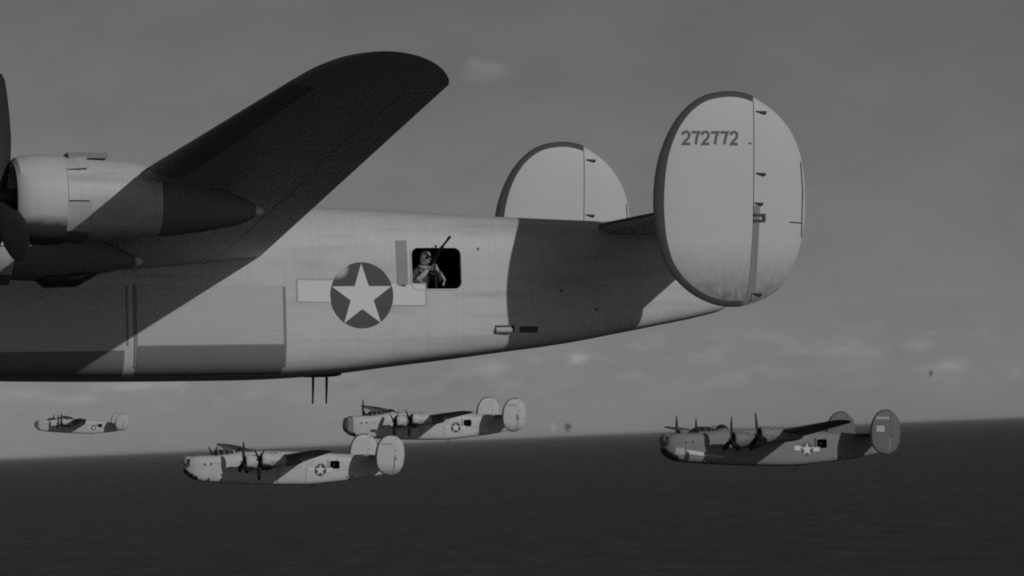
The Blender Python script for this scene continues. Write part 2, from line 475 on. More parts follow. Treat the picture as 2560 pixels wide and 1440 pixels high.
def ribbon(path, w):
    P = [Vector((a, b)) for a, b in path]; Lf = []; Rt = []
    for i, p in enumerate(P):
        d1 = (p - P[i - 1]).normalized() if i else (P[1] - P[0]).normalized()
        d2 = (P[i + 1] - p).normalized() if i < len(P) - 1 else d1
        n1_ = Vector((-d1.y, d1.x)); n2_ = Vector((-d2.y, d2.x)); m = (n1_ + n2_)
        m = m.normalized() if m.length > 1e-4 else n1_
        k = w / 2 / max(m.dot(n1_), .45)
        Lf.append(p + m * k); Rt.append(p - m * k)
    return [[tuple(Lf[i]), tuple(Rt[i]), tuple(Rt[i + 1]), tuple(Lf[i + 1])] for i in range(len(P) - 1)]
GLYPH = {'2': [(.08, .74), (.16, .92), (.5, 1.0), (.84, .92), (.92, .72), (.80, .52), (.30, .20), (.10, .03), (.96, .03)],
         '7': [(0.0, .95), (.92, .95), (.62, .55), (.45, .0)]}

# fins
FC = (17.42, 1.175)
FO = [(16.14, .77), (16.125, 1.16), (16.18, 1.61), (16.30, 2.00), (16.49, 2.36), (16.74, 2.65), (17.06, 2.85), (17.45, 2.925), (17.77, 2.90), (18.02, 2.80),
      (18.32, 2.59), (18.56, 2.31), (18.71, 1.98), (18.775, 1.60), (18.785, 1.16), (18.755, .76), (18.66, .37), (18.47, -.06), (18.20, -.36), (17.82, -.53),
      (17.40, -.575), (17.02, -.50), (16.67, -.31), (16.37, 0.0), (16.21, .38)]
def fin_outline(n=96):
    P = np.array(FO + FO[:1]); out = []
    k = len(FO)
    for i in range(n):
        t = i / n * k; a = int(t); f = t - a
        p0, p1, p2, p3 = (np.array(FO[(a + j) % k]) for j in (-1, 0, 1, 2))
        out.append(tuple(.5 * ((2*p1) + (-p0+p2)*f + (2*p0-5*p1+4*p2-p3)*f*f + (-p0+3*p1-3*p2+p3)*f**3)))
    return out
FOUT = fin_outline()
FANG = np.array([math.atan2(z - FC[1], x - FC[0]) for x, z in FOUT]); FRAD = np.array([math.hypot(x - FC[0], z - FC[1]) for x, z in FOUT])
_o = np.argsort(FANG); FANG = FANG[_o]; FRAD = FRAD[_o]
FT_ = .085
def fin_half(x, z):
    a = math.atan2(z - FC[1], x - FC[0]); rr = float(np.interp(a, FANG, FRAD, period=2 * math.pi))
    r = min(math.hypot(x - FC[0], z - FC[1]) / rr, 1)
    return FT_ * max(1 - r ** 3.2, 0) ** .55
def fin_surf(y0, off=.004):
    return lambda x, z: (x, y0 - (fin_half(x, z) + off), z)
HINGE = [(17.93, 3.2), (17.74, -.9)]
def fin_solid():
    b = MB(); rr = [.02, .3, .5, .65, .77, .86, .92, .96, .985, 1.0]
    def ring(r, sg): return [(FC[0] + r * (x - FC[0]), sg * FT_ * max(1 - r ** 3.2, 0) ** .55 if r < 1 else 0, FC[1] + r * (z - FC[1])) for x, z in FOUT]
    b.rings([ring(r, -1) for r in rr] + [ring(r, 1) for r in reversed(rr[:-1])])
    me = b.mesh('fin', [M['fin_paint']]); return me
def fin_cut(me, keep_front, gap):
    bm = bmesh.new(); bm.from_mesh(me)
    (xa, za), (xb, zb) = HINGE
    d = Vector((xb - xa, 0, zb - za)).normalized(); n = Vector((-d.z, 0, d.x))
    if n.x < 0: n = -n
    co = Vector((xa, 0, za)) + n * gap
    r = bmesh.ops.bisect_plane(bm, geom=bm.verts[:] + bm.edges[:] + bm.faces[:], plane_co=co, plane_no=n, clear_outer=keep_front, clear_inner=not keep_front)
    es = [e for e in r['geom_cut'] if isinstance(e, bmesh.types.BMEdge)]
    bmesh.ops.holes_fill(bm, edges=es)
    if not keep_front:
        for v in bm.verts:
            v.co.x = FC[0] + (v.co.x - FC[0]) * 1.0; v.co.z = FC[1] + (v.co.z - FC[1]) * .992
    bm.normal_update()
    out = bpy.data.meshes.new('fin'); bm.to_mesh(out); bm.free()
    out.materials.append(M['fin_paint'])
    out.polygons.foreach_set('use_smooth', [True] * len(out.polygons)); out.set_sharp_from_angle(angle=math.radians(40)); out.update()
    return out
def fin_boot():
    b = MB(); rings_ = []
    pts = [(i, p) for i, p in enumerate(FOUT)]
    sel = [p for i, p in pts if True]
    # walk from the bottom hinge round the leading edge to the top hinge
    start = min(range(len(FOUT)), key=lambda i: abs(FOUT[i][0] - 17.64) + (10 if FOUT[i][1] > 0 else 0))
    end = min(range(len(FOUT)), key=lambda i: abs(FOUT[i][0] - 17.90) + (10 if FOUT[i][1] < 2 else 0))
    idx = []; i = start
    while True:
        idx.append(i)
        if i == end: break
        i = (i + 1) % len(FOUT)
    for i in idx:
        x, z = FOUT[i]; R = math.hypot(x - FC[0], z - FC[1]); s = abs(x - FC[0]) / R
        w = .088 + .075 * s ** 2; row = []
        ux, uz = (x - FC[0]) / R, (z - FC[1]) / R
        for sg, k in [(-1, 0), (-1, .25), (-1, .5), (-1, .8), (-1, 1.0), (1, .8), (1, .5), (1, .25), (1, 0)]:
            rr = R - w + (w + .008) * k
            y = sg * (fin_half(FC[0] + ux * min(rr, R), FC[1] + uz * min(rr, R)) + .006) if k < 1 else 0
            row.append((FC[0] + ux * rr, y, FC[1] + uz * rr))
        rings_.append(row)
    b.rings(rings_, cap0=False, cap1=False, closed=False)
    return b

# wings
SEMI = 16.63
def wle(y): y = abs(y); return 6.2765 + .0521 * y, .4905 + .0814 * y
def wch(y): return 4.1514 - .144 * abs(y)
def airfoil(n=17, t=.2, cam=.02):
    up = []; lo = []
    for i in range(n):
        x = .5 * (1 - math.cos(math.pi * i / (n - 1)))
        yt = 5 * t * (.2969 * math.sqrt(x) - .126 * x - .3516 * x * x + .2843 * x ** 3 - .1036 * x ** 4)
        yc = 4 * cam * x * (1 - x)
        up.append((x, yc + yt)); lo.append((x, yc - yt * .95))
    return up, lo
def wing_sec(y, sg, inset=0.0):
    lx, lz = wle(y); c = wch(y); tt = np.interp(y, [0, 8, 16.76], [.205, .134, .076]); inc = .0267
    x0, x1 = lx, lx + c; ts = 1.0
    if y > 14.84:
        t = min((y - 14.84) / (SEMI - 14.84), .9995)
        x0 += .337 * c * (1 - math.sqrt(1 - t ** 2.57))
        x1 -= .688 * c * (1 - math.sqrt(1 - t ** 1.337))
        ts = max((1 - t ** 2.5) ** .5, .05)
    cc = x1 - x0; up, lo = airfoil(t=tt * ts * min(c / cc, 1.6) if cc < c else tt, cam=.02 * (ts if y > 14.84 else 1) * np.interp(y, [8, 14], [1, .3]))
    pts = up + lo[-2:0:-1]
    return [(x0 + px * cc, sg * y, lz - inc * ((x0 + px * cc) - lx) + pz * cc) for px, pz in pts]
WY = [.5, 1.0, 2, 3.36, 5, 6.5, 7.67, 9, 10.5, 12, 13.5, 14.5, 14.84, 15.0, 15.2, 15.45, 15.7, 15.95, 16.15, 16.32, 16.45, 16.54, 16.6, 16.625]
def wing_mb(sg):
    b = MB(); b.rings([wing_sec(y, sg) for y in WY]); return b
def top_dark(o):
    o.data.polygons.foreach_set('material_index', [1 if p.normal.z > .05 else 0 for p in o.data.polygons]); return o
def wing_boot_mb(sg, y0, y1):
    b = MB(); rs = []
    for y in np.linspace(y0, y1, 8):
        s = wing_sec(y, sg); n = len(s); k = 4
        idx = [k - i for i in range(k + 1)] + [n - i for i in range(1, k + 1)]
        cx = sum(p[0] for p in s) / n; row = []
        for j in idx:
            p = s[j]; q = Vector((p[0] - (s[0][0] + .35), 0, (p[2] - s[0][2]))).normalized() * .007
            row.append((p[0] + q.x, p[1], p[2] + q.z))
        rs.append(row)
    b.rings(rs, cap0=False, cap1=False, closed=False); return b
def wing_edge_panel(sg, y0, y1, frac, name, parent, m):
    """aileron / flap: thin proud panel on the under side of the trailing edge"""
    b = MB(); rs = []
    for y in np.linspace(y0, y1, 6):
        s = wing_sec(y, sg); n = len(s); up = s[:17]; lo = [s[0]] + s[:16:-1]
        xa, xb = s[0][0], up[-1][0]; x0 = xa + (xb - xa) * frac
        row = []
        for x in np.linspace(x0, xb - .03, 5):
            lz = np.interp(x, [p[0] for p in lo] + [xb], [p[2] for p in lo] + [up[-1][2]])
            row.append((x, sg * y, lz - .005))
        for x in np.linspace(xb - .03, x0, 5):
            lz = np.interp(x, [p[0] for p in lo] + [xb], [p[2] for p in lo] + [up[-1][2]])
            row.append((x, sg * y, lz + .004))
        rs.append(row)
    b.rings(rs); return b.build(name, m, parent)

def oval(x, cy, cz, ry, rz, n=36, e=2.2):
    r = []
    for k in range(n):
        a = 2 * math.pi * (k + .5) / n; ca, sa = math.cos(a), math.sin(a)
        r.append((x, cy + ry * math.copysign(abs(ca) ** (2 / e), ca), cz + rz * math.copysign(abs(sa) ** (2 / e), sa)))
    return r
def nacelle_parts(root, dx, cy, cz, inner, rot):
    X = lambda x: x + dx
    if inner: st = [(5.62, 0, .55, .56), (5.95, 0, .56, .57), (6.3, -.03, .54, .55), (6.75, -.10, .47, .47), (7.2, -.18, .36, .34), (7.6, -.24, .24, .20), (7.92, -.28, .13, .10)]
    else: st = [(5.62, 0, .55, .56), (5.95, 0, .57, .58), (6.3, -.01, .56, .57), (6.75, -.03, .52, .53), (7.0, -.055, .49, .495), (7.2, -.08, .46, .46), (7.7, -.13, .37, .35), (8.2, -.17, .24, .22), (8.46, -.18, .11, .10)]
    k = 2 if inner else 5
    b = MB(); b.rings([oval(X(x), cy, cz + d, a, c) for x, d, a, c in st[:k]]); nac = b.build('nacelle', M['paint'], root)
    b = MB(); b.rings([oval(X(x), cy, cz + d, a, c) for x, d, a, c in [(st[k-1][0] + .01, st[k-1][1], st[k-1][2] - .006, st[k-1][3] - .006)] + st[k:]]); b.build('nacelle_tail', M['nacelle_dark'], nac)  # rear of the nacelle, wing shade painted into its tone
    ex = st[-1]
    b = MB(); b.ellipsoid((X(ex[0] + .04), cy, cz + ex[1]), (.10, .085, .075), 12, 8); b.build('exhaust_cap', M['tip'], nac)
    b = MB()   # cowling with rolled inlet lip
    prof_ = [(5.35, .46), (5.05, .44), (4.93, .47), (4.90, .53), (4.95, .585), (5.08, .615), (5.3, .63), (5.6, .625), (5.60, .58)]
    b.rings([oval(X(x), cy, cz - .02, r, r * 1.02) for x, r in prof_], cap0=False, cap1=False)
    b.build('cowling', [M['cowl']], nac)
    b = MB()
    b.rings([oval(X(5.3), cy, cz, .47, .47), oval(X(5.34), cy, cz, .47, .47)])
    for k in range(14):
        a = 2 * math.pi * k / 14
        p = (X(5.25), cy + .30 * math.cos(a), cz + .30 * math.sin(a)); q = (X(5.25), cy + .45 * math.cos(a), cz + .45 * math.sin(a))
        b.tube([p, q], [.06, .05], 8)
    b.tube([(X(4.88), cy, cz), (X(5.0), cy, cz), (X(5.3), cy, cz)], [.10, .17, .19], 16)
    b.build('engine', M['dark'], nac)
    b = MB()
    b.rings([oval(X(5.60), cy, cz, .572, .572), oval(X(5.66), cy, cz, .572, .572)]); b.build('cowl_gap', M['dark'], nac)
    for k in range(8):   # cowl flaps, upper and lower ones hanging open
        a0 = math.radians(143 + 45 * k + 1.0); a1 = a0 + math.radians(43.2)
        am = (a0 + a1) / 2; op = .05 if abs(math.sin(am)) > .5 else .008
        b = MB(); rows = []
        for x, rad in ((5.61, .615), (5.93, .60 + op)):
            for th in (0, -.014):
                rows.append([(X(x), cy + (rad + th) * math.cos(a), cz + (rad + th) * math.sin(a)) for a in np.linspace(a0, a1, 5)])
        vs = [p for r in rows for p in r]; fs = []
        for (i, j) in ((0, 2), (1, 3), (0, 1), (2, 3)):
            for q in range(4): fs.append((i * 5 + q, i * 5 + q + 1, j * 5 + q + 1, j * 5 + q))
        fs += [(0, 5, 15, 10), (4, 9, 19, 14)]
        b.add(vs, fs); b.build('cowl_flap', M['paint'] if math.sin(am) > -.8 else M['nacelle_dark'], nac)  # lowest flaps take the dark nacelle colour
    b = MB(); b.box((X(5.68), cy - .30, cz + .55), (X(6.25), cy - .02, cz + .63)); b.build('intake_scoop', M['grey'], nac)
    if inner:
        b = MB(); b.rings([oval(X(6.35), cy, cz - .50, .16, .06), oval(X(6.5), cy, cz - .56, .26, .13), oval(X(7.0), cy, cz - .54, .28, .14), oval(X(7.3), cy, cz - .46, .2, .06)])
        b.build('supercharger', M['dark'], nac)
    pr = bpy.data.objects.new('propeller', None); COL.objects.link(pr); pr.parent = root
    px = X(4.77)
    for k in range(3):
        a = rot + 2 * math.pi * k / 3; b = MB(); rs = []
        rad = Vector((0, math.sin(a), math.cos(a))); tan = Vector((0, math.cos(a), -math.sin(a)))
        for t, w, th, tw in ((.10, .07, .06, 1.4), (.3, .10, .06, 1.25), (.55, .155, .045, 1.1), (.85, .185, .035, .98), (1.2, .18, .026, .86), (1.5, .15, .02, .78), (1.68, .11, .014, .74), (1.765, .035, .008, .72)):
            c = Vector((px, cy, cz)) + rad * t
            ch = tan * math.cos(tw) + Vector((1, 0, 0)) * math.sin(tw); nn = rad.cross(ch)
            rs.append([c + ch * w * 1.12 * math.cos(q) + nn * th * math.sin(q) for q in [2 * math.pi * j / 12 for j in range(12)]])
        b.rings(rs); b.build('propeller_blade', M['boot'], pr)
    b = MB(); b.tube([(px - .26, cy, cz), (px - .2, cy, cz), (px - .08, cy, cz), (px + .16, cy, cz)], [.03, .09, .13, .14], 16); b.build('hub', M['dark'], pr)
    return nac

def make_bomber(serial=True, rots=(-.06, .6, 2.0, .9)):
    root = bpy.data.objects.new('heavy_bomber', None); COL.objects.link(root)
    root.empty_display_size = 2
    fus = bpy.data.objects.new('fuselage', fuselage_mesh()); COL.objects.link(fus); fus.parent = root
    for sg in (-1, 1):
        w = top_dark(wing_mb(sg).build('wing', [M['wing_paint'], M['wing_top']], root, angle=50))
        wing_boot_mb(sg, 8.5, 14.7).build('de_icer_boot', M['wboot'], w)
        wing_boot_mb(sg, 4.1, 6.95).build('de_icer_boot', M['wboot'], w)
        wing_edge_panel(sg, 9.2, 14.6, .76, 'aileron', w, M['wing_paint'])
        wing_edge_panel(sg, 1.3, 9.0, .80, 'flap', w, M['wing_paint'])
    nacelle_parts(root, -.02, -7.67, .835, False, rots[0])
    nacelle_parts(root, -.24, -3.36, .535, True, rots[1])
    nacelle_parts(root, -.24, 3.36, .535, True, rots[2])
    nacelle_parts(root, -.02, 7.67, .835, False, rots[3])
    # tailplane
    b = MB(); rs = []
    for y in np.linspace(-3.88, 3.88, 13):
        k = abs(y) / 3.9; c = 2.60 - .42 * k; x0 = 16.38 + .18 * k; up, lo = airfoil(13, .13, 0)
        rs.append([(x0 + px * c, y, .985 + pz * c * .85) for px, pz in up + lo[-2:0:-1]])
    b.rings(rs); tp = top_dark(b.build('tailplane', [M['wing_paint'], M['wing_top']], root))
    b = MB()
    for sg in (-1, 1):
        b = MB(); b.box((17.90, sg * .75, .885), (17.92, sg * 3.85, .905)); b.build('elevator_hinge', M['dark'], tp)
    # fins and rudders
    solid = fin_solid(); fm = fin_cut(solid, True, -.006); rm = fin_cut(solid, False, .010); boot = fin_boot().mesh('leading_edge_boot', [M['boot2']])
    for sg in (-1, 1):
        f_ = bpy.data.objects.new('fin', fm); COL.objects.link(f_); f_.parent = root; f_.location = (0, sg * 3.96, 0)
        r_ = bpy.data.objects.new('rudder', rm); COL.objects.link(r_); r_.parent = root; r_.location = (0, sg * 3.96, 0)
        bo = bpy.data.objects.new('leading_edge_boot', boot); COL.objects.link(bo); bo.parent = f_
        S = lambda x, z, o=.004: fin_surf(0, o)(x, z)
        for (hx, hz, ln) in ((17.95, 2.60, .17), (17.90, 1.585, .15), (17.86, 1.10, .13), (17.80, -.37, .14)):
            for q in (-1, 1):
                b = MB(); p = S(hx, hz, .002); e = S(hx + ln, hz - .02, .03)
                b.tube([(p[0], q * p[1], p[2]), (p[0] + ln * .5, q * (e[1] * .9), p[2] - .01), (e[0], q * e[1], e[2])], [.012, .018, .026], 8)
                b.build('hinge_bracket', M['seam'], r_)
        for q in (-1, 1):
            p = S(17.84, .86, .01); y = q * p[1]
            b = MB(); pts = [(17.83, .925), (18.03, .925), (18.03, .795), (17.83, .795), (17.83, .83), (17.99, .83), (17.99, .89), (17.83, .89)]
            b.rings([[(x, y - .02, z) for x, z in pts], [(x, y + .02, z) for x, z in pts]]); b.build('rudder_hinge', M['dark'], r_, smooth=False)
        ra = decal([[(17.70, -.36), (17.83, -.36), (17.95, 1.06), (17.85, 1.06)]], fin_surf(0, .006)); ra.build('balance_strip', M['grey'], f_)
        b = decal([ribbon([(18.72, 1.78), (18.735, 1.3), (18.69, .55)], .016)[i] for i in (0, 1)], fin_surf(0, .010)); b.build('trim_tab_seam', M['seam'], r_)
        b = decal(ribbon([(18.48, .79), (18.70, .775)], .02), fin_surf(0, .008)); b.build('trim_tab_arm', M['dark'], r_)
    # insignia on the left side
    cx, cz = 12.05, -.165
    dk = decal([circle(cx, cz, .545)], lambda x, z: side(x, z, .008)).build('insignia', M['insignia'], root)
    decal([rect(10.93, -.275, 12.02, .112), rect(12.08, -.355, 13.18, .032)], lambda x, z: side(x, z, .004)).build('insignia_outline', M['outline'], dk)
    decal([[(10.955, -.255), (11.9, -.29), (11.9, .075), (10.955, .09)], [(12.2, -.325), (13.155, -.335), (13.155, .005), (12.2, .04)]], lambda x, z: side(x, z, .006)).build('insignia_bar', M['white'], dk)
    decal(star(cx, cz - .02, .545), lambda x, z: side(x, z, .011), .1).build('star', M['white'], dk)
    # bomb bay door and its tracks
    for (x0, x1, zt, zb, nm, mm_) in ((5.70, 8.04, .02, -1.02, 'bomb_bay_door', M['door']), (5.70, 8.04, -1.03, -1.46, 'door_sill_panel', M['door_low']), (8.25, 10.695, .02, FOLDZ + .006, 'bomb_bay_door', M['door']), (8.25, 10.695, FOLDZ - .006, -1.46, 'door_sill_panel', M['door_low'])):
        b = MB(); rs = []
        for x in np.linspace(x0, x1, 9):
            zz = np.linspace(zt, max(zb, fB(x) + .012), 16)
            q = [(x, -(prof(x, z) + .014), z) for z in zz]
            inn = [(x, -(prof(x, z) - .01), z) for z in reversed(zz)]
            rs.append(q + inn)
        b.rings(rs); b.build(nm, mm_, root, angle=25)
    def strip(x0, x1, za, zb, m, name, proud=.012, n=14):
        b = MB(); rs = []
        for z in np.linspace(za, zb, n):
            y = prof((x0 + x1) / 2, z)
            rs.append([(x0, -(y - .01), z), (x0, -(y + proud), z), (x1, -(y + proud), z), (x1, -(y - .01), z)])
        b.rings(rs); return b.build(name, m, root, smooth=False)
    strip(10.70, 10.745, -.02, -1.40, M['grey'], 'door_track')
    strip(8.20, 8.235, .05, -1.40, M['grey'], 'door_track')
    strip(8.08, 8.105, .02, -.95, M['grey'], 'door_track')
    # waist station
    b = MB(); x0, x1, z0, z1, r = 12.93, 13.81, -.07, .62, .12
    def rr(d):
        p = []
        for cx_, cz_, a0 in ((x1 - r, z1 - r, 0), (x0 + r, z1 - r, 90), (x0 + r, z0 + r, 180), (x1 - r, z0 + r, 270)):
            for k in range(6):
                a = math.radians(a0 + 18 * k); p.append((cx_ + (r + d) * math.cos(a), cz_ + (r + d) * math.sin(a)))
        return p
    vs = []; o_ = rr(.018); i_ = rr(-.004); n = len(o_)
    for P_, off in ((o_, .0), (o_, .010), (i_, .010), (i_, -.06)):
        vs += [(x, -(prof(x, z) + off), z) for x, z in P_]
    fs = [(k * n + j, k * n + (j + 1) % n, (k + 1) * n + (j + 1) % n, (k + 1) * n + j) for k in range(3) for j in range(n)]
    b.add(vs, fs); b.build('window_frame', M['paint'], root)
    b = MB(); rs = []     # air deflector ahead of the window
    for z in np.linspace(.74, .0, 9):
        y = prof(12.75, z); rs.append([(12.66, -y + .01, z), (12.67, -y - .012, z), (12.83, -y - .075, z), (12.845, -y - .06, z), (12.80, -y + .01, z)])
    b.rings(rs); b.build('wind_deflector', M['deflector'], root, smooth=False)
    b = MB()
    b.tube([(13.30, -.88, .34), (13.38, -1.0, .45)], [.04, .04], 10); b.box((13.26, -.90, .25), (13.38, -.60, .35))
    b.tube([(13.37, -.99, .44), (13.42, -1.25, .62)], [.028, .028], 10)
    b.tube([(13.42, -1.25, .62), (13.47, -1.42, .735)], [.02, .018], 8); b.tube([(13.465, -1.41, .728), (13.485, -1.47, .768)], .024, 8)
    b.tube([(13.35, -1.02, .42), (13.36, -1.06, -.07)], [.012, .018], 8)
    b.build('waist_gun', M['steel'], root)
    b = MB(); b.tube([(13.36, -1.10, .58), (13.34, -1.14, .65)], [.012, .016], 8); b.build('gun_sight', M['steel'], root)
    # small fittings on the rear fuselage
    b = MB(); y = prof(14.55, -.73)
    b.tube([(14.40, -y - .03, -.76), (14.66, -y - .03, -.76), (14.70, -y - .015, -.76)], [.05, .055, .02], 12); b.build('flare_tube', M['pale_mark'], root)
    b = MB(); b.box((14.40, -y - .05, -.70), (14.71, -y + .02, -.68)); b.box((14.70, -y - .05, -.79), (14.725, -y + .02, -.68)); b.build('tube_bracket', M['dark'], root)
    decal([rect(14.84, -.80, 15.18, -.70)], lambda x, z: side(x, z, .006)).build('hatch_slot', M['dark'], root)
    for (x, z) in ((14.13, .60), (15.62, -.10), (16.28, -.42)):
        b = MB(); yy = prof(x, z); b.tube([(x, -yy + .01, z), (x, -yy - .02, z)], [.028, .022], 10); b.build('drain_plug', M['grey'], root)
    # belly turret, drawn up with its two guns hanging straight down
    b = MB(); b.tube([(11.62, 0, -1.30), (11.62, 0, -1.43), (11.62, 0, -1.45)], [.36, .36, .28], 28); bt = b.build('ball_turret', M['dark'], root)
    for x in (11.50, 11.735):
        b = MB(); b.tube([(x, -.02, -1.44), (x - .01, -.02, -1.70), (x - .02, -.02, -1.90)], [.024, .02, .016], 8); b.build('gun_barrel', M['steel'], bt)
    # nose: turret, lower glazing, side windows
    b = MB(); b.ellipsoid((.54, 0, .44), (.54, .70, .56), 28, 16); nt_ = b.build('nose_turret', M['paint'], root)
    b = MB()
    for q in (-1, 1):
        b.rings([[(x, q * yy, z) for x, z in ((.28, .14), (.50, .14), (.54, .78), (.34, .78))] for yy in (.40, .715)])
    b.build('turret_glazing', M['glass'], nt_)
    for q in (-.18, .18):
        b = MB(); b.tube([(.2, q, .46), (-.5, q, .46)], [.03, .018], 8); b.build('gun_barrel', M['steel'], nt_)
    b = MB(); rs = []
    for x in (.11, .2, .3, .42, .56, .72, .88, 1.02, 1.16):
        full = section(x, 200, .012); half = math.radians(84 - 14 * x)
        row = []
        for a in np.linspace(-math.pi / 2 - half, -math.pi / 2 + half, 25):
            row.append(full[int(round((a % (2 * math.pi)) / (2 * math.pi) * 200 - .5)) % 200])
        rs.append(row)
    b.rings(rs, cap0=False, cap1=False, closed=False); ng = b.build('nose_glazing', M['glass2'], root)
    for q in (.45, .8):
        b = MB(); s = [p for p in section(q, 88, .02) if p[2] < -.2]; s.sort(key=lambda p: p[1]); b.tube(s[::2], .014, 6); b.build('glazing_bar', M['paint'], ng)
    for (x, z) in ((1.75, .30), (2.3, .34)):
        decal([circle(x, z, .10, 14)], lambda x, z: side(x, z, .006)).build('porthole', M['glass'], root)
    # cockpit canopy
    b = MB(); rs = []
    for x, zt, w in ((2.45, 1.04, .55), (2.62, 1.22, .66), (2.85, 1.40, .72), (3.05, 1.48, .74), (3.6, 1.52, .75), (4.1, 1.50, .74), (4.45, 1.43, .70), (4.62, 1.27, .62)):
        rs.append([(x, w * math.copysign(abs(math.cos(a)) ** .75, math.cos(a)), .7 + (zt - .7) * abs(math.sin(a)) ** .6) for a in np.linspace(0, math.pi, 21)])
    b.rings(rs, closed=False, cap0=True, cap1=True); can = b.build('cockpit_canopy', M['glass'], root)
    def hoop(x, zt, w, m=M['paint']):
        c = MB(); pts = [(x, (w + .012) * math.copysign(abs(math.cos(a)) ** .75, math.cos(a)), .7 + (zt + .012 - .7) * abs(math.sin(a)) ** .6) for a in np.linspace(.02, math.pi - .02, 21)]
        c.tube(pts, .024, 6); c.build('canopy_frame', m, can)
    for a in ((2.62, 1.22, .66), (3.05, 1.48, .74), (3.55, 1.52, .75), (4.05, 1.50, .74), (4.45, 1.43, .70)): hoop(*a)
    b = MB(); b.tube([(2.9, 0, 1.38), (3.3, 0, 1.40), (4.1, 0, 1.40), (4.5, 0, 1.32)], [.12, .18, .18, .14], 10); b.build('canopy_roof', M['seam'], can)
    # dorsal turret
    b = MB(); b.ellipsoid((5.25, 0, 1.30), (.52, .52, .45), 24, 14); tt = b.build('top_turret', M['glass'], root)
    b = MB(); b.rings([[(5.25 + .54 * math.cos(a), .54 * math.sin(a), z) for a in np.linspace(0, 2 * math.pi, 25)[:-1]] for z in (1.22, 1.40)]); b.build('turret_ring', M['paint'], tt)
    for q in (-.17, .17):
        b = MB(); b.tube([(5.0, q, 1.52), (4.35, q, 1.62)], [.03, .018], 8); b.build('gun_barrel', M['steel'], tt)
    # mast and loop aerial
    b = MB(); b.tube([(6.1, .1, 1.35), (6.16, .1, 1.9)], [.025, .012], 8); b.build('aerial_mast', M['dark'], root)
    # tail turret
    b = MB(); b.ellipsoid((18.85, 0, .33), (.45, .54, .53), 24, 14); tl = b.build('tail_turret', M['smoke_glass'], root)
    for q in (-.18, .18):
        b = MB(); b.tube([(19.1, q, .42), (19.5, q, .42)], [.03, .018], 8); b.build('gun_barrel', M['steel'], tl)
    for z in (.05, .35, .62):
        b = MB(); r0 = math.sqrt(max(1 - ((z - .33) / .55) ** 2, 0)); b.tube([(18.85 + .46 * r0 * math.sin(a), .55 * r0 * math.cos(a), z) for a in np.linspace(.1, math.pi - .1, 15)], .02, 6); b.build('turret_frame', M['paint'], tl)
    return root

def kids(o): return [c for c in bpy.data.objects if c.parent == o]
def copy_tree(o, parent=None):
    c = o.copy(); COL.objects.link(c)
    if parent: c.parent = parent
    for ch in kids(o): copy_tree(ch, c)
    return c
def walk(o):
    yield o
    for c in kids(o): yield from walk(c)
def repaint(root, table):
    for o in walk(root):
        if o.type != 'MESH': continue
        for s in o.material_slots:
            if s.material and s.material.name in table:
                new = table[s.material.name]; s.link = 'OBJECT'; s.material = new

def rot3(a, b, c):
    return Matrix.Rotation(a, 3, 'Z') @ Matrix.Rotation(b, 3, 'Y') @ Matrix.Rotation(c, 3, 'X')
def place(root, T, ang):
    R = rot3(*ang); p = CAM + Vector(T) - R @ Vector((10, 0, 0))
    root.matrix_world = Matrix.Translation(p) @ R.to_4x4()

GROUP = 'bombers flying in formation over the sea'
proto = make_bomber()
def digit_meshes():
    out = []; x = 16.635
    for ch in '272772':
        w, h = .135, .205
        path = [(x + a * w, 2.055 + b * h) for a, b in GLYPH[ch]]
        out.append((ch, ribbon(path, .043))); x += .166
    return out

# the near aircraft
near = proto
far = [copy_tree(proto) for _ in range(4)]
place(near, (-4.772, 61.218, 2.614), (.33874, .01832, -.01535))
tag(near, 'huge nearest pale bomber filling the frame, marked 272772 on its tail fin', 'aircraft', GROUP)
nf = [o for o in kids(near) if o.name.startswith('fin') and o.location.y < 0][0]
for ch, rb in digit_meshes():
    b = decal(rb, fin_surf(0, .005), .1); b.build('serial_digit', M['digits'], nf)
b = decal([rect(17.78, 2.06, 17.84, 2.085)], fin_surf(0, .005)); b.build('stencil_dash', M['digits'], nf)

spec = [((20.277, 290.785, -1.64), (.36846, .04385, .00205), 'drab bomber on the right with white star and bars and pale fin square'),
        ((-19.545, 321.987, -1.886), (.338, .04162, .02776), 'pale bomber low over the sea, directly below and left of the second pale one'),
        ((-8.755, 386.534, 1.522), (.35791, .03395, .03923), 'pale bomber at the horizon just above and right of another pale bomber'),
        ((-89.15, 760.43, 5.776), (.22224, .06963, .03138), 'smallest and farthest bomber, alone in the sky at the far left')]
for o, (T, a, lab) in zip(far, spec):
    place(o, T, a); tag(o, lab, 'aircraft', GROUP)
    for q in kids(o):
        if q.name.startswith('propeller'): pass
# propeller settings of the far aircraft: turn each propeller about its own shaft
def turn_props(root, angs):
    ps = [q for q in kids(root) if q.name.startswith('propeller')]
    ctr = [(-7.67, .835), (-3.36, .535), (3.36, .535), (7.67, .835)]
    for p, a, (cy, cz) in zip(ps, angs, ctr):
        p.matrix_local = Matrix.Translation((0, cy, cz)) @ Matrix.Rotation(a, 4, 'X') @ Matrix.Translation((0, -cy, -cz))
turn_props(far[0], (-.26, .62, 2.0, .9))
turn_props(far[1], (-1.10, .62, .9, -.2))
turn_props(far[2], (-1.02, -.50, .95, .9))
turn_props(far[3], (-.06, .55, 1.1, .1))

